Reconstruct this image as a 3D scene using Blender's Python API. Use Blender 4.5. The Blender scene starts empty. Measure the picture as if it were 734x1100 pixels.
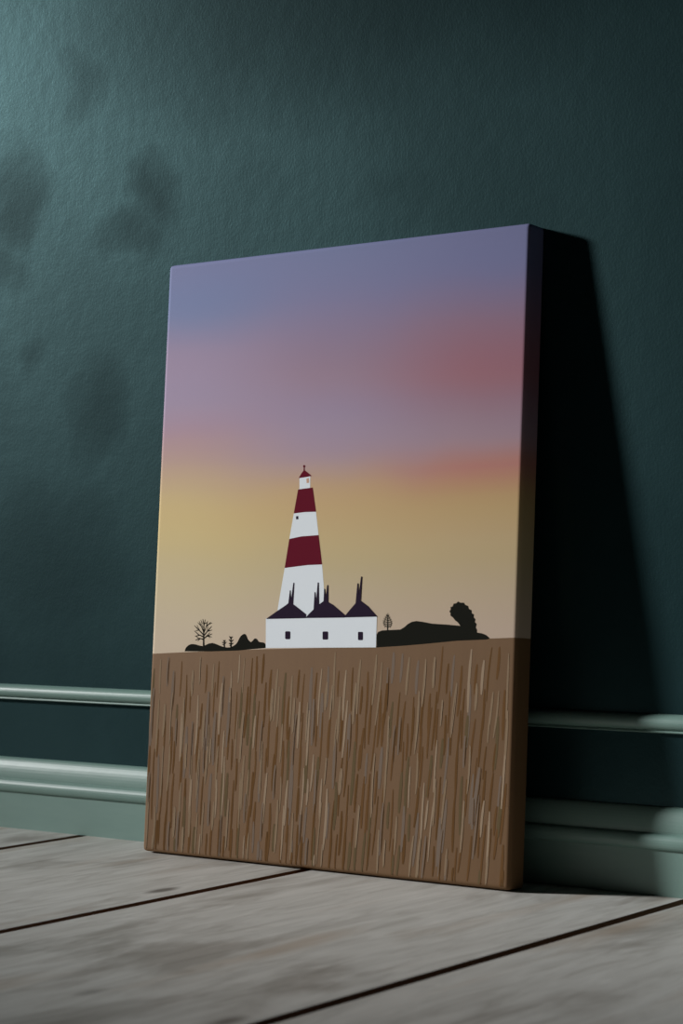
import bpy, bmesh, math, random
from mathutils import Vector, Matrix

S = bpy.context.scene
COL = S.collection

# ---------------------------------------------------------------- camera
cam_data = bpy.data.cameras.new('camera')
cam = bpy.data.objects.new('camera', cam_data)
COL.objects.link(cam)
cam_data.sensor_fit = 'VERTICAL'
cam_data.sensor_height = 36.0
cam_data.lens = 36.0 * 2256.66 / 1100.0
cam_data.clip_start = 0.05
cam_data.clip_end = 60.0
cam_r = Vector((0.79485632, 0.60674097, -0.00829617))
cam_u = Vector((0.01747206, -0.00921847, 0.99980485))
cam_b = Vector((0.60654609, -0.79484616, -0.01792837))
M3 = Matrix((cam_r, cam_u, cam_b)).transposed()
cam.matrix_world = Matrix.Translation((1.574492, -2.184899, 0.406088)) @ M3.to_4x4()
cam_data.dof.use_dof = True
cam_data.dof.focus_distance = 2.68
cam_data.dof.aperture_fstop = 6.5
S.camera = cam

# ---------------------------------------------------------------- light
world = bpy.data.worlds.new('room_dimness')
S.world = world
world.use_nodes = True
bg = world.node_tree.nodes['Background']
bg.inputs['Color'].default_value = (0.75, 0.9, 1.0, 1)
bg.inputs['Strength'].default_value = 0.002

key_data = bpy.data.lights.new('window_daylight', 'SPOT')
key_data.shadow_soft_size = 0.62
key_data.energy = 9150.0
key_data.spot_size = math.radians(10.4)
key_data.spot_blend = 0.75
key_data.color = (0.985, 1.0, 1.0)
key = bpy.data.objects.new('window_daylight', key_data)
COL.objects.link(key)
aim = Vector((-0.12, -0.22, 0.48))
key.location = aim + Vector((-0.90, -0.370, 0.32)).normalized() * 12.0
key.rotation_euler = (aim - Vector(key.location)).to_track_quat('-Z', 'Y').to_euler()

S.view_settings.view_transform = 'Standard'
S.view_settings.look = 'None'
S.view_settings.exposure = 0.0
S.view_settings.gamma = 1.0
S.view_settings.use_curve_mapping = False

# ---------------------------------------------------------------- helpers
K = 1.43            # paint reflectance for a tone as bright as the photo shows it


def lin(v):
    v /= 255.0
    return v / 12.92 if v <= 0.04045 else ((v + 0.055) / 1.055) ** 2.4


def ink(r, g, b, k=K):
    return (min(lin(r) * k, 0.9), min(lin(g) * k, 0.9), min(lin(b) * k, 0.9), 1.0)


def new_mat(name, colour=(0.5, 0.5, 0.5, 1), rough=0.6, spec=0.5):
    m = bpy.data.materials.new(name)
    m.use_nodes = True
    p = m.node_tree.nodes['Principled BSDF']
    p.inputs['Base Color'].default_value = colour
    p.inputs['Roughness'].default_value = rough
    p.inputs['Specular IOR Level'].default_value = spec
    return m, m.node_tree, p


def link(nt, a, b):
    nt.links.new(a, b)


def math_node(nt, op, a, b=None, c=None, clamp=False):
    n = nt.nodes.new('ShaderNodeMath')
    n.operation = op
    n.use_clamp = clamp
    for i, v in enumerate((a, b, c)):
        if v is None:
            continue
        if isinstance(v, (int, float)):
            n.inputs[i].default_value = v
        else:
            nt.links.new(v, n.inputs[i])
    return n.outputs[0]


def ramp(nt, fac, stops, interp='LINEAR'):
    n = nt.nodes.new('ShaderNodeValToRGB')
    cr = n.color_ramp
    cr.interpolation = interp
    while len(cr.elements) < len(stops):
        cr.elements.new(0.5)
    for e, (pos, c) in zip(cr.elements, stops):
        e.position = pos
        e.color = c if len(c) == 4 else (c[0], c[1], c[2], 1)
    nt.links.new(fac, n.inputs[0])
    return n.outputs[0]


def g(v):
    return (v, v, v, 1)


def noise(nt, vec, scale, detail=4, rough=0.5, distortion=0.0):
    n = nt.nodes.new('ShaderNodeTexNoise')
    n.inputs['Scale'].default_value = scale
    n.inputs['Detail'].default_value = detail
    n.inputs['Roughness'].default_value = rough
    n.inputs['Distortion'].default_value = distortion
    nt.links.new(vec, n.inputs['Vector'])
    return n.outputs[0]


def mapping(nt, vec, scale=(1, 1, 1), loc=(0, 0, 0), rot=(0, 0, 0)):
    n = nt.nodes.new('ShaderNodeMapping')
    n.inputs['Scale'].default_value = scale
    n.inputs['Location'].default_value = loc
    n.inputs['Rotation'].default_value = rot
    nt.links.new(vec, n.inputs['Vector'])
    return n.outputs[0]


def mix(nt, fac, a, b, mode='MIX'):
    n = nt.nodes.new('ShaderNodeMix')
    n.data_type = 'RGBA'
    n.blend_type = mode
    for sock, v in ((n.inputs[0], fac), (n.inputs[6], a), (n.inputs[7], b)):
        if isinstance(v, (int, float)):
            sock.default_value = v
        elif isinstance(v, tuple):
            sock.default_value = v
        else:
            nt.links.new(v, sock)
    return n.outputs[2]


def bump(nt, height, strength, dist, normal=None):
    n = nt.nodes.new('ShaderNodeBump')
    n.inputs['Strength'].default_value = strength
    n.inputs['Distance'].default_value = dist
    nt.links.new(height, n.inputs['Height'])
    if normal is not None:
        nt.links.new(normal, n.inputs['Normal'])
    return n.outputs[0]


def obj_coord(nt):
    return nt.nodes.new('ShaderNodeTexCoord').outputs['Object']


def make(name, bm, mats, parent=None, smooth=False):
    me = bpy.data.meshes.new(name)
    bm.normal_update()
    bm.to_mesh(me)
    bm.free()
    if smooth:
        for p in me.polygons:
            p.use_smooth = True
    o = bpy.data.objects.new(name, me)
    for m in (mats if isinstance(mats, (list, tuple)) else [mats]):
        me.materials.append(m)
    COL.objects.link(o)
    if parent is not None:
        o.parent = parent
    return o


def structure(name, bm, mats, smooth=False):
    o = make(name, bm, mats, smooth=smooth)
    o['kind'] = 'structure'
    return o


def add_box(bm, lo, hi, mat=0):
    xs, ys, zs = zip(lo, hi)
    v = [bm.verts.new((x, y, z)) for x in xs for y in ys for z in zs]
    for f in ((0, 1, 3, 2), (4, 6, 7, 5), (0, 4, 5, 1), (2, 3, 7, 6), (0, 2, 6, 4), (1, 5, 7, 3)):
        face = bm.faces.new([v[i] for i in f])
        face.material_index = mat
    return v


def extrude_profile(bm, prof, x0, x1, step=None):
    """A moulding: profile points (y, z) carried along the wall from x0 to x1."""
    rows = []
    for x in (x0, x1):
        rows.append([bm.verts.new((x, y, z)) for y, z in prof])
    n = len(prof)
    for i in range(n):
        j = (i + 1) % n
        bm.faces.new((rows[0][i], rows[0][j], rows[1][j], rows[1][i]))
    bm.faces.new(list(reversed(rows[0])))
    bm.faces.new(rows[1])
    bmesh.ops.recalc_face_normals(bm, faces=bm.faces)


# ---------------------------------------------------------------- setting materials
# patches with less gloss and a slightly darker colour: centre x, z, half sizes, strength
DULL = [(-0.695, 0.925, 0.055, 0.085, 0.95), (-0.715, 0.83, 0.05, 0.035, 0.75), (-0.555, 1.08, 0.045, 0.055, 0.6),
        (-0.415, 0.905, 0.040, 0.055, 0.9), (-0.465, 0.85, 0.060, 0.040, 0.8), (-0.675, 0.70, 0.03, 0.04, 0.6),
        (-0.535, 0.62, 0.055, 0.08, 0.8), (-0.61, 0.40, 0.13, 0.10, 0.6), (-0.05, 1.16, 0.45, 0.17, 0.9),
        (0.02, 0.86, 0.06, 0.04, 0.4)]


def wall_paint():
    m, nt, p = new_mat('deep_teal_wall_paint', rough=0.5)
    co = obj_coord(nt)
    warp = nt.nodes.new('ShaderNodeTexNoise')
    warp.inputs['Scale'].default_value = 9.0
    warp.inputs['Detail'].default_value = 4
    link(nt, co, warp.inputs['Vector'])
    off = nt.nodes.new('ShaderNodeVectorMath')
    off.operation = 'MULTIPLY_ADD'
    link(nt, warp.outputs['Color'], off.inputs[0])
    off.inputs[1].default_value = (0.14, 0.0, 0.14)
    link(nt, co, off.inputs[2])
    sep = nt.nodes.new('ShaderNodeSeparateXYZ')
    link(nt, off.outputs[0], sep.inputs[0])
    dull = None
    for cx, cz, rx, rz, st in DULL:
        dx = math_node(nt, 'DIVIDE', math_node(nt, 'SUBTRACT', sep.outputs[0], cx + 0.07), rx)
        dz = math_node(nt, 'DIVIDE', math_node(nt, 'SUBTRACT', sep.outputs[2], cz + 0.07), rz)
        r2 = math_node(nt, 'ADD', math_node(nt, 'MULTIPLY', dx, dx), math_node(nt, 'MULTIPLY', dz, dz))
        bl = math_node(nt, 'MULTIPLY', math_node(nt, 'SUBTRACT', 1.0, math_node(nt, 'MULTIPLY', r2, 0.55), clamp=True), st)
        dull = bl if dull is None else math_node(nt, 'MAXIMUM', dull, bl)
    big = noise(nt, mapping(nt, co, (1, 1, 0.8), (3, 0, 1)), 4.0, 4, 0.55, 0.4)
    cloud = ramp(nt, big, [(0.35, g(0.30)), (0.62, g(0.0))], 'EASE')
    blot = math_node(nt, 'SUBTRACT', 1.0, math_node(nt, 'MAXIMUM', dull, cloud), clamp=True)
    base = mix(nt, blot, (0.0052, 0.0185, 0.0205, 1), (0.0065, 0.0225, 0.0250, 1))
    link(nt, base, p.inputs['Base Color'])
    # glossy share is lower inside the dull and cloud patches
    p.inputs['Roughness'].default_value = 0.55
    p.inputs['Specular IOR Level'].default_value = 0.02
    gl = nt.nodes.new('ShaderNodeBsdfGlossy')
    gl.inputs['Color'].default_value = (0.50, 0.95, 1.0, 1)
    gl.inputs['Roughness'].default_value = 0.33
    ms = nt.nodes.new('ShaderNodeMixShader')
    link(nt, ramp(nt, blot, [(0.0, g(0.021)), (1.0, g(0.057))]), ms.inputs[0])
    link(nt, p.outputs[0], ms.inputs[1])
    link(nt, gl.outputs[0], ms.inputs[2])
    link(nt, ms.outputs[0], nt.nodes['Material Output'].inputs['Surface'])
    n1 = noise(nt, mapping(nt, co, (1.2, 1, 0.8)), 280, 3, 0.55)
    n2 = noise(nt, co, 40, 2, 0.5)
    b = bump(nt, n2, 0.08, 0.003)
    b = bump(nt, n1, 0.17, 0.0009, b)
    link(nt, b, gl.inputs['Normal'])
    link(nt, b, p.inputs['Normal'])
    return m


def trim_paint():
    m, nt, p = new_mat('sage_green_trim_paint', rough=0.42, spec=0.7)
    co = obj_coord(nt)
    n = noise(nt, mapping(nt, co, (0.6, 1, 3)), 30, 4, 0.6)
    link(nt, mix(nt, n, (0.165, 0.275, 0.24, 1), (0.20, 0.315, 0.275, 1)), p.inputs['Base Color'])
    b = bump(nt, noise(nt, mapping(nt, co, (0.3, 1, 1.5)), 90, 2, 0.5), 0.12, 0.0012)
    link(nt, b, p.inputs['Normal'])
    return m


def floor_wood():
    m, nt, p = new_mat('grey_washed_floorboard_wood', rough=0.55)
    co = obj_coord(nt)
    at = nt.nodes.new('ShaderNodeAttribute')
    at.attribute_name = 'board'
    sh = nt.nodes.new('ShaderNodeVectorMath')
    sh.operation = 'MULTIPLY_ADD'
    link(nt, at.outputs['Vector'], sh.inputs[0])
    sh.inputs[1].default_value = (3.1, 7.7, 0.0)
    link(nt, co, sh.inputs[2])
    v = sh.outputs[0]
    grain = noise(nt, mapping(nt, v, (15, 2.4, 1)), 3.0, 5, 0.58, 1.0)
    broad = noise(nt, mapping(nt, v, (4.5, 1.6, 1)), 1.7, 4, 0.6, 0.6)
    base = ramp(nt, grain, [(0.28, (0.44, 0.42, 0.385)), (0.5, (0.57, 0.555, 0.52)), (0.72, (0.67, 0.655, 0.62))])
    dirt = ramp(nt, broad, [(0.33, g(0.85)), (0.52, g(0.0))], 'EASE')
    base = mix(nt, math_node(nt, 'MULTIPLY', dirt, 0.6), base, (0.15, 0.12, 0.09, 1))
    warm = ramp(nt, noise(nt, mapping(nt, v, (9, 1.3, 1), (4, 2, 0)), 1.6, 3, 0.5), [(0.56, g(0)), (0.75, g(1))])
    base = mix(nt, math_node(nt, 'MULTIPLY', warm, 0.55), base, (0.40, 0.30, 0.215, 1))
    vor = nt.nodes.new('ShaderNodeTexVoronoi')
    vor.inputs['Scale'].default_value = 1.0
    link(nt, mapping(nt, v, (6.5, 2.6, 1)), vor.inputs['Vector'])
    knot = ramp(nt, vor.outputs['Distance'], [(0.03, g(0.85)), (0.10, g(0.0))], 'EASE')
    base = mix(nt, knot, base, (0.10, 0.085, 0.07, 1))
    link(nt, base, p.inputs['Base Color'])
    link(nt, ramp(nt, grain, [(0.3, g(0.62)), (0.7, g(0.48))]), p.inputs['Roughness'])
    p.inputs['Specular IOR Level'].default_value = 0.4
    b = bump(nt, grain, 0.25, 0.0015)
    link(nt, b, p.inputs['Normal'])
    return m


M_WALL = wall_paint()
M_TRIM = trim_paint()
M_FLOOR = floor_wood()
M_GAP, _nt, _p = new_mat('bare_brown_board_edge', (0.20, 0.11, 0.065, 1), 0.8, 0.2)
M_SUB, _nt, _p = new_mat('dark_subfloor', (0.006, 0.004, 0.003, 1), 0.9, 0.1)

# ---------------------------------------------------------------- floor
bm = bmesh.new()
lay = bm.verts.layers.float_vector.new('board')
edges_x = [-4.03, -3.55, -3.05, -2.58, -2.05, -1.55, -1.02, -0.5526, -0.0877, 0.4193, 0.905, 1.40, 1.88, 2.37, 2.86, 3.34]
rng = random.Random(5)
GAP, CH, DEP = 0.0030, 0.0055, 0.022
for xa, xb in zip(edges_x[:-1], edges_x[1:]):
    prof = [(xa + GAP, -DEP), (xa + GAP, -CH), (xa + GAP + CH, 0.0), (xb - GAP - CH, 0.0), (xb - GAP, -CH), (xb - GAP, -DEP)]
    tag = Vector((rng.uniform(0, 5), rng.uniform(0, 5), rng.uniform(0, 5)))
    rows = []
    for y in (-4.2, 0.0):
        r = []
        for x, z in prof:
            v = bm.verts.new((x, y, z))
            v[lay] = tag
            r.append(v)
        rows.append(r)
    for i in range(len(prof) - 1):
        f = bm.faces.new((rows[0][i], rows[0][i + 1], rows[1][i + 1], rows[1][i]))
        f.material_index = 0 if i == 2 else 1
    for r in rows:
        bm.faces.new(r).material_index = 1
bmesh.ops.recalc_face_normals(bm, faces=bm.faces)
add_box(bm, (-4.03, -4.2, -0.05), (3.34, 0.0, -DEP - 0.001), 2)
structure('floor', bm, [M_FLOOR, M_GAP, M_SUB])

# ---------------------------------------------------------------- wall, rail, baseboard
bm = bmesh.new()
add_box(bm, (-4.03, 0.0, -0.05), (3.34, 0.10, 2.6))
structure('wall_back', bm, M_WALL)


def arc(cy, cz, ry, rz, a0, a1, n):
    return [(cy + ry * math.cos(math.radians(a0 + (a1 - a0) * i / n)), cz + rz * math.sin(math.radians(a0 + (a1 - a0) * i / n))) for i in range(n + 1)]


base_prof = [(0.0, 0.0), (-0.0140, 0.0), (-0.0140, 0.0525)]
base_prof += arc(-0.0140, 0.0625, 0.0062, 0.0095, 270, 90, 10)             # bead (bulges to the room side)
base_prof += [(-0.0120, 0.0728), (-0.0120, 0.0742)]
base_prof += arc(0.0000, 0.0745, 0.0122, 0.0284, 180, 90, 10)              # rounded top
bm = bmesh.new()
extrude_profile(bm, base_prof, -4.03, 3.34)
structure('baseboard_back', bm, M_TRIM)

rail_prof = [(0.0, 0.1888), (-0.0062, 0.1888), (-0.0070, 0.1898), (-0.0062, 0.1912), (-0.0050, 0.1920)]
rail_prof += arc(0.0, 0.2005, 0.0115, 0.0102, 215, 90, 10)
bm = bmesh.new()
extrude_profile(bm, rail_prof, -4.03, 3.34)
structure('trim_1', bm, M_TRIM)

# ---------------------------------------------------------------- canvas picture
W, H, T = 0.5872, 0.80, 0.0301
TILT = math.asin(0.0779853)
pic = bpy.data.objects.new('canvas_print', None)
COL.objects.link(pic)
pic.location = (-0.07203, -0.06239, 0.0)
pic.rotation_euler = (-TILT, 0, 0)
pic['label'] = 'tall canvas print of a red and white striped lighthouse leaning against the dark green wall'
pic['category'] = 'canvas print'

WX = 0.5872   # width, for placing the artwork (mm from the left edge, mm from the bottom edge)


def canvas_mat():
    m, nt, p = new_mat('printed_canvas_weave', rough=0.75, spec=0.25)
    co = obj_coord(nt)
    sep = nt.nodes.new('ShaderNodeSeparateXYZ')
    wob = noise(nt, mapping(nt, co, (3.0, 0.0, 3.0)), 1.5, 2, 0.4)
    link(nt, co, sep.inputs[0])
    u = math_node(nt, 'DIVIDE', math_node(nt, 'ADD', sep.outputs[0], WX / 2), WX, clamp=True)
    z = math_node(nt, 'DIVIDE', sep.outputs[2], 0.8, clamp=True)
    zw = math_node(nt, 'ADD', z, math_node(nt, 'MULTIPLY', math_node(nt, 'SUBTRACT', wob, 0.5), 0.05))

    def sky(stops):
        return ramp(nt, zw, sorted([(zz / 800.0, ink(*c)) for zz, c in stops], key=lambda s: s[0]), 'CARDINAL')
    left = sky(SKY_LEFT)
    mid = sky(SKY_MID)
    right = sky(SKY_RIGHT)
    c = mix(nt, ramp(nt, u, [(0.08, g(0)), (0.50, g(1))], 'EASE'), left, mid)
    c = mix(nt, ramp(nt, u, [(0.50, g(0)), (0.90, g(1))], 'EASE'), c, right)
    # field: below the horizon line of the picture
    hz = ramp(nt, u, [(min(1, max(0, x / (WX * 1000))), g(zz / 800.0)) for x, zz in HORIZON])
    fm = math_node(nt, 'LESS_THAN', z, hz)
    fld = mix(nt, noise(nt, mapping(nt, co, (60, 10, 6)), 2.0, 3, 0.5), ink(103, 77, 51), ink(97, 71, 47))
    c = mix(nt, fm, c, fld)
    link(nt, c, p.inputs['Base Color'])
    wv = noise(nt, mapping(nt, co, (1, 1, 1)), 900, 1, 0.5)
    link(nt, bump(nt, wv, 0.10, 0.0004), p.inputs['Normal'])
    return m


# artwork outlines, mm from the left and bottom edges of the canvas
TOWER = [(244.1, 483.9), (268.1, 485.6), (275.1, 454.2), (280.8, 423.8), (288.4, 386.2), (292.1, 362.2), (296.6, 322.5), (271.7, 315.9), (219, 315.2), (218.3, 328.6), (227.1, 381.8), (232.9, 419.5), (238.6, 452.6)]
LANTERN = [(245.6, 498.9), (263.2, 500.7), (264, 485), (246.4, 483.9)]
BAND_HIGH = [(244.1, 483.7), (268.1, 485.6), (275.1, 454.2), (256.6, 454.1), (238.6, 452.6)]
BAND_LOW = [(232.9, 419.5), (252.8, 422.6), (280.8, 424), (288.4, 386.2), (264.9, 385.5), (227.1, 381.8)]
CAP = [(244.3, 498.4), (248.5, 504.4), (252.2, 508.3), (254.1, 508.3), (260.1, 504.5), (265.7, 500.8), (259.1, 499.8)]
STEM = [(251.9, 513.7), (253.4, 513.6), (253.8, 508), (252, 508.1)]
BALL = [(254.3, 513.6), (254, 512.6), (253.2, 512.1), (252.1, 512.1), (251.2, 512.7), (250.8, 513.7), (251.1, 514.7), (251.9, 515.2), (253, 515.2), (253.9, 514.6)]
LANTERN_PANE = [(257.3, 497.3), (261.1, 498.2), (261.7, 492.1), (257.9, 491.5)]
TOWER_PANE = [(242.4, 448.7), (246.2, 449.2), (246.8, 445.1), (242.9, 444.7)]
HOUSE = [(199.3, 316.2), (378.8, 320.8), (379.1, 282.1), (201.1, 277.5)]
ROOF_LEFT = [(199.4, 315.2), (216.5, 325.1), (232.3, 333.8), (235.7, 336.1), (237.4, 352.7), (238.7, 352.8), (240, 340.7), (242.7, 362.6), (244.3, 362.6), (243.8, 334.9), (251.8, 330.5), (266, 322.1), (265.3, 317.1)]
ROOF_MID = [(264.6, 317.3), (271.3, 323.4), (277.7, 328.5), (278.2, 350.7), (279.4, 350.7), (281.3, 338.5), (282.6, 363), (284.2, 363), (286.2, 334.8), (293.3, 339.3), (293.4, 355), (294.7, 355), (296.5, 343.6), (298.2, 359.8), (299.8, 359.8), (300.9, 338.2), (308.5, 335), (328.8, 321.9), (328, 318.7)]
ROOF_RIGHT = [(326.8, 318.9), (335.3, 327.9), (344.7, 337.1), (346.3, 362.2), (347.8, 362.2), (348.9, 346.4), (351.7, 370.8), (353.2, 370.8), (352.6, 340.3), (364.2, 333.6), (379.4, 320.6)]
PANE_A = [(233.7, 299.8), (239.9, 299.9), (241.2, 298.9), (241.6, 290.7), (240.4, 289.6), (234.3, 289.5), (232.9, 290.5), (232.5, 298.8)]
PANE_B = [(294.9, 300.6), (301.5, 300.7), (302.8, 299.8), (303.2, 291.3), (302, 290.3), (295.4, 290.2), (294.1, 291.2), (293.7, 299.6)]
PANE_C = [(351.4, 301.1), (356.9, 301.2), (358.1, 300.2), (358.5, 291.7), (357.4, 290.7), (351.9, 290.6), (350.6, 291.5), (350.2, 300.1)]
HILL_LEFT = [(60.6, 270), (61.3, 272.7), (63.2, 275.6), (67.5, 278.6), (71.3, 279.9), (75.4, 280.1), (80.4, 279.6), (85.6, 278.5), (91.2, 277.8), (96.1, 278.7), (101.1, 280.7), (104.8, 281.7), (108.4, 282.2), (112.6, 281.7), (116.7, 280.6), (122.8, 278.8), (129, 277.4), (134.6, 276.8), (140, 277.1), (144.3, 278.4), (148.2, 280.3), (150.7, 282.2), (153.1, 285.1), (155.1, 288.8), (157.7, 292.3), (161.9, 294.9), (164.3, 295.3), (166.3, 294.5), (167.9, 292.3), (169.9, 288.7), (172.2, 286.3), (175.5, 284.7), (177.6, 285.9), (179.6, 288.1), (181.7, 289.4), (183.9, 289.6), (186.1, 288.4), (188.4, 285.8), (192.1, 284.8), (197, 284.6), (199.4, 283.3), (201, 281.1), (201.4, 277.5), (179.2, 275.6), (153.4, 273.1), (107.3, 271)]
HILL_RIGHT = [(380.1, 282.1), (379.3, 298.1), (381.5, 301.5), (387.6, 303.5), (415.6, 305.1), (421, 307.8), (426.8, 312.1), (432.3, 314.8), (439.6, 316), (449.7, 315), (463.5, 313), (486.1, 312.2), (505, 311), (501.3, 315), (497.1, 317.6), (493.9, 320.9), (489.7, 323.4), (490.1, 326), (488.2, 328.2), (490.3, 331.2), (489.3, 333.4), (492.8, 334.6), (494, 337.9), (497.6, 338.3), (500.6, 340.6), (504.3, 339.1), (509.2, 339.2), (511.1, 336.6), (515.6, 335.2), (516.6, 331.9), (520.7, 330.1), (521.2, 326.7), (524.4, 324.9), (524.1, 321.6), (526.9, 319.1), (526.1, 316.1), (528.9, 313.2), (527.7, 309.5), (529.6, 306.6), (529.7, 303.3), (537.2, 302.4), (543, 300.6), (548.4, 296.7), (544.5, 295.2), (500.4, 292.8), (460, 288.7), (423.4, 285.3)]
FIELD = [(2.8, 265.4), (63.2, 269), (128.6, 272.4), (200.1, 276.1), (292, 279.6), (380.2, 284.4), (465, 290.2), (546.5, 296.3), (582.2, 298.1)]
BARE_TREE = [(94, 276.8, 92.8, 297.4, 1.8), (92.9, 295.7, 92.6, 307.5, 1.31), (92.7, 305.8, 90.5, 313.4, 0.98), (92.7, 305.8, 95, 313, 0.82), (93.3, 292.3, 82, 300.6, 1.14), (82, 300.6, 76.2, 304.7, 0.82), (84.4, 298.9, 78.8, 298, 0.82), (85.6, 298.1, 80.6, 305.6, 0.65), (93.4, 289.8, 83.6, 293, 1.14), (83.6, 293, 76.1, 297.9, 0.82), (85.9, 292.2, 78.1, 290.3, 0.82), (93.6, 286.4, 86.2, 288, 1.14), (86.2, 288, 79.1, 285.3, 0.82), (87.3, 287.5, 83, 284.5, 0.65), (83.9, 288.1, 78.8, 291.2, 0.65), (93, 296.5, 87.4, 304.9, 0.98), (87.4, 304.9, 84.4, 310.4, 0.82), (88.1, 304.1, 81.5, 309, 0.65), (93.3, 291.5, 101.2, 299.2, 1.14), (101.2, 299.2, 106.4, 304.3, 0.82), (99, 297.5, 107.4, 299.3, 0.82), (99, 297.1, 99.7, 304.2, 0.65), (93.1, 295.7, 97.5, 304.2, 0.98), (97.5, 304.2, 104.6, 309.7, 0.82), (96.9, 303, 98.9, 311, 0.82), (100.7, 306.8, 106.9, 308.6, 0.65), (93.5, 288.1, 100.5, 291.6, 1.14), (100.5, 291.6, 107.3, 290, 0.82), (99.4, 291.1, 107.7, 294.3, 0.82), (97.2, 290.2, 104, 295.9, 0.65), (100.5, 291.4, 105.1, 288.8, 0.65), (89.5, 307.5, 86.9, 312.5, 0.65), (94.4, 307.5, 97.9, 309.3, 0.65), (90.9, 302.4, 88.6, 307.1, 0.65)]
SHRUB_LOW = [(130.3, 277.4, 129.6, 286.3, 1.31), (129.9, 282.1, 126, 283.7, 1.14), (129.9, 281.6, 133.5, 283.8, 1.14), (130, 279.6, 126.6, 280.9, 0.98), (129.8, 283.8, 131.6, 286.3, 0.98), (129.7, 284.6, 127.6, 286.2, 0.98)]
SHRUB_TALL = [(141.8, 277.2, 140.8, 291.2, 1.47), (141.3, 284.8, 137.7, 287.3, 1.31), (141.3, 284.8, 145.2, 286.9, 1.31), (141.6, 281.2, 138, 282.3, 1.31), (141.5, 281.5, 145.4, 282.6, 1.31), (140.9, 288.5, 138.1, 291.5, 1.14), (140.9, 288.5, 143.8, 291.2, 1.14), (141.7, 279, 139, 279.6, 0.98)]
PINE = [(396, 303.7, 395.5, 324.9, 1.02), (395.2, 321.1, 392.7, 323.7, 0.78), (395.2, 320.7, 397.5, 323, 0.78), (393.9, 322.4, 393.1, 320.7, 0.63), (396.5, 322.1, 397.4, 320.4, 0.63), (395.3, 318.4, 391, 321, 0.78), (395.3, 318.1, 399.5, 320.4, 0.78), (392.9, 319.7, 391.5, 318, 0.63), (397.6, 319.4, 399.2, 317.7, 0.63), (395.5, 315.8, 389.2, 318.4, 0.78), (395.5, 315.4, 401.5, 317.8, 0.78), (392, 317.1, 390, 315.3, 0.63), (398.8, 316.8, 401, 315.1, 0.63), (395.6, 313.1, 387.9, 315.7, 0.78), (395.6, 312.8, 403, 315.1, 0.78), (391.4, 314.4, 388.8, 312.7, 0.63), (399.7, 314.1, 402.4, 312.5, 0.63), (395.7, 310.5, 388.1, 313, 0.78), (395.7, 310.1, 403.1, 312.5, 0.78), (391.5, 311.7, 389, 310, 0.63), (399.8, 311.5, 402.5, 309.8, 0.63), (395.8, 307.8, 390.1, 310.4, 0.78), (395.8, 307.5, 401.4, 309.8, 0.78), (392.7, 309.1, 390.8, 307.4, 0.63), (398.9, 308.8, 400.9, 307.2, 0.63)]
SKY_LEFT = [(800, (106, 110, 146)), (728, (106, 112, 146)), (677, (134, 118, 142)), (600, (140, 122, 143)), (560, (150, 122, 132)), (520, (162, 134, 120)), (480, (174, 150, 110)), (440, (178, 156, 108)), (395, (174, 156, 116)), (330, (172, 156, 128)), (275, (172, 155, 134))]
SKY_MID = [(800, (106, 111, 146)), (725, (116, 109, 140)), (640, (134, 110, 128)), (573, (138, 120, 140)), (525, (150, 126, 132)), (489, (168, 138, 106)), (430, (172, 148, 106)), (370, (168, 151, 118)), (287, (172, 152, 134))]
SKY_RIGHT = [(800, (106, 108, 144)), (740, (110, 106, 140)), (690, (128, 101, 122)), (629, (140, 94, 105)), (590, (138, 106, 119)), (545, (145, 118, 128)), (518, (158, 112, 106)), (503, (163, 112, 98)), (470, (168, 136, 96)), (420, (170, 146, 108)), (380, (168, 148, 115)), (304, (170, 150, 132))]
HORIZON = [(FIELD[0][0], FIELD[0][1])] + FIELD[1:]

M_CANVAS = canvas_mat()

# wrapped canvas: front face, four folded sides, a narrow turn-over at the back (open behind)
bm = bmesh.new()
add_box(bm, (-W / 2, -T, 0.0), (W / 2, 0.0, H))
front_edges = [e for e in bm.edges if all(v.co.y < -T + 1e-5 for v in e.verts)]
side_edges = [e for e in bm.edges if abs(e.verts[0].co.y - e.verts[1].co.y) > T * 0.5]
bmesh.ops.bevel(bm, geom=front_edges + side_edges, offset=0.0065, segments=5, profile=0.6, affect='EDGES')
back = [f for f in bm.faces if all(abs(v.co.y) < 1e-6 for v in f.verts)]
r = bmesh.ops.inset_region(bm, faces=back, thickness=0.03, use_boundary=True)
bmesh.ops.delete(bm, geom=back, context='FACES')
canvas = make('canvas', bm, M_CANVAS, pic, smooth=True)
canvas.data.set_sharp_from_angle(angle=math.radians(50))

M_PINE, _nt, _p = new_mat('plain_pine_stretcher', (0.45, 0.31, 0.18, 1), 0.7, 0.3)
_n = noise(_nt, mapping(_nt, obj_coord(_nt), (20, 20, 3)), 3, 4, 0.6)
link(_nt, mix(_nt, _n, (0.40, 0.27, 0.15, 1), (0.50, 0.36, 0.22, 1)), _p.inputs['Base Color'])
for lo, hi in (((-W / 2 + .006, -T + .008, .006), (-W / 2 + .040, -.002, H - .006)),
               ((W / 2 - .040, -T + .008, .006), (W / 2 - .006, -.002, H - .006)),
               ((-W / 2 + .0405, -T + .008, .006), (W / 2 - .0405, -.002, .040)),
               ((-W / 2 + .0405, -T + .008, H - .040), (W / 2 - .0405, -.002, H - .006))):
    bm = bmesh.new()
    add_box(bm, lo, hi)
    bmesh.ops.bevel(bm, geom=list(bm.edges), offset=0.001, segments=1, affect='EDGES')
    make('stretcher_bar', bm, M_PINE, pic)

# ---------------------------------------------------------------- the printed picture
INKS = {}


def ink_mat(name, c):
    if name not in INKS:
        m, nt, p = new_mat(name, ink(*c), 0.8, 0.01)
        wv = noise(nt, obj_coord(nt), 900, 1, 0.5)
        link(nt, bump(nt, wv, 0.08, 0.0004), p.inputs['Normal'])
        INKS[name] = m
    return INKS[name]


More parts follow.
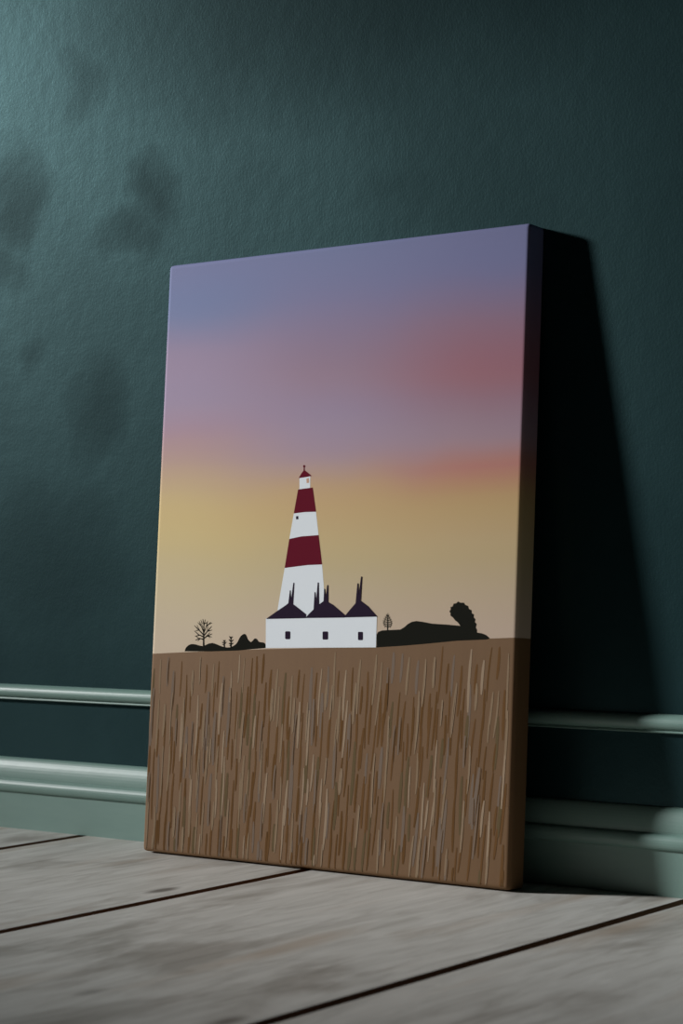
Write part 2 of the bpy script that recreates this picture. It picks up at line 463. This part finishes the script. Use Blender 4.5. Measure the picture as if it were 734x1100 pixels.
WHITE = ink_mat('off_white_ink', (198, 202, 206))
RED = ink_mat('dark_red_ink', (87, 22, 36))
ROOF = ink_mat('aubergine_roof_ink', (37, 28, 42))
DARK = ink_mat('black_green_ink', (25, 25, 21))
TAN = ink_mat('tan_window_ink', (176, 140, 120))


def flat(bm, pts, layer, mat=0):
    """One printed shape: an outline in mm, laid on the canvas face with a film of ink."""
    y = -T - 0.00008 * layer
    v = [bm.verts.new((a / 1000.0 - W / 2, y, b / 1000.0)) for a, b in pts]
    f = bm.faces.new(v)
    f.material_index = mat
    f.normal_update()
    if f.normal.y > 0:
        f.normal_flip()
    bmesh.ops.triangulate(bm, faces=[f])


def stroke(bm, x0, y0, x1, y1, w, layer, mat=0, taper=0.45):
    dx, dy = x1 - x0, y1 - y0
    L = math.hypot(dx, dy) or 1
    nx, ny = -dy / L * w / 2, dx / L * w / 2
    ex, ey = dx / L * w * 0.35, dy / L * w * 0.35
    flat(bm, [(x0 + nx, y0 + ny), (x0 - ex, y0 - ey), (x0 - nx, y0 - ny), (x1 - nx * taper, y1 - ny * taper),
              (x1 + ex * taper, y1 + ey * taper), (x1 + nx * taper, y1 + ny * taper)], layer, mat)


def motif(name, shapes, mats, label=None):
    bm = bmesh.new()
    for pts, layer, mi in shapes:
        flat(bm, pts, layer, mi)
    o = make(name, bm, mats, pic)
    if label:
        o['label'] = label
    return o


motif('printed_lighthouse', [(TOWER, 1, 0), (LANTERN, 1, 0), (BAND_HIGH, 2, 1), (BAND_LOW, 2, 1), (CAP, 2, 1), (STEM, 2, 1),
                             (BALL, 3, 1), (LANTERN_PANE, 2, 2), (TOWER_PANE, 2, 3)], [WHITE, RED, TAN, ROOF],
      'white lighthouse with two dark red bands')
motif('printed_cottage', [(HOUSE, 3, 0), (ROOF_LEFT, 4, 1), (ROOF_MID, 5, 1), (ROOF_RIGHT, 6, 1), (PANE_A, 4, 1), (PANE_B, 4, 1),
                          (PANE_C, 4, 1)], [WHITE, ROOF], 'long white house with three dark spired roofs')
motif('printed_hill', [(HILL_LEFT, 1, 0)], [DARK], 'low black hill with a pointed knoll left of the house')
motif('printed_hill', [(HILL_RIGHT, 1, 0)], [DARK], 'black hill with a bushy tree right of the house')
for name, L, lab in (('printed_tree', BARE_TREE, 'bare branching black tree'), ('printed_shrub', SHRUB_LOW, 'smaller black shrub'),
                     ('printed_shrub', SHRUB_TALL, 'taller black shrub'), ('printed_tree', PINE, 'tiny black pine')):
    bm = bmesh.new()
    for i, (a, b, c, d, w) in enumerate(L):
        stroke(bm, a, b, c, d, w * 1.75, 2 + 0.01 * i, 0)
    o = make(name, bm, [DARK], pic)
    o['label'] = lab

# stubble strokes of the field
STROKES = [ink_mat('stubble_dark_brown', (88, 63, 38)), ink_mat('stubble_umber', (93, 67, 42)), ink_mat('stubble_grey', (105, 91, 80)),
           ink_mat('stubble_olive', (88, 74, 53)), ink_mat('stubble_tan', (121, 102, 82)), ink_mat('stubble_pale', (134, 115, 96))]
rng = random.Random(11)
bm = bmesh.new()


def horizon_at(x):
    for (xa, za), (xb, zb) in zip(HORIZON[:-1], HORIZON[1:]):
        if x <= xb:
            return za + (zb - za) * (x - xa) / (xb - xa)
    return HORIZON[-1][1]


def blade(x, ztop, length, w, lean, mat, layer):
    n = 4
    bow = rng.uniform(-1, 1) * 0.02 * length
    left, right = [], []
    for i in range(n + 1):
        s = i / n
        cx = x - lean * s * length + bow * math.sin(math.pi * s)
        cz = ztop - length * s
        hw = w / 2 * (0.55 if i in (0, n) else 1.0)
        left.append((cx - hw, cz))
        right.append((cx + hw, cz))
    flat(bm, left + right[::-1], layer, mat)


k = 0
rows = 8
for row in range(rows):
    x = 5.0 + rng.uniform(0, 5)
    while x < 582:
        lean = 0.01 + 0.07 * (x / 587.0) * rng.uniform(0.1, 1.4) + rng.uniform(-0.02, 0.02)
        length = rng.uniform(32, 80)
        top = horizon_at(x) - 5 - row * 36 - rng.uniform(0, 30)
        if top - length < 4:
            length = top - 4
        if length > 14:
            mi = rng.choices(range(6), (4, 5, 3, 2, 5, 2))[0]
            wd = rng.uniform(2.0, 4.0) if mi in (0, 1) else (rng.uniform(3.0, 5.0) if mi in (2, 3) else rng.uniform(2.0, 3.9))
            k += 1
            blade(x, top, length, wd, lean, mi, 1 + 0.004 * k + (1.0 if mi >= 4 else 0))
            if mi in (2, 4) and rng.random() < 0.5:
                blade(x + wd * 0.42, top - 1, length * 0.92, 0.9, lean, 5 if mi == 4 else 0, 4.5 + 0.001 * k)
        x += rng.uniform(7, 14)
o = make('printed_stubble', bm, STROKES, pic)
o['label'] = 'brown stubble field of upright brush strokes'
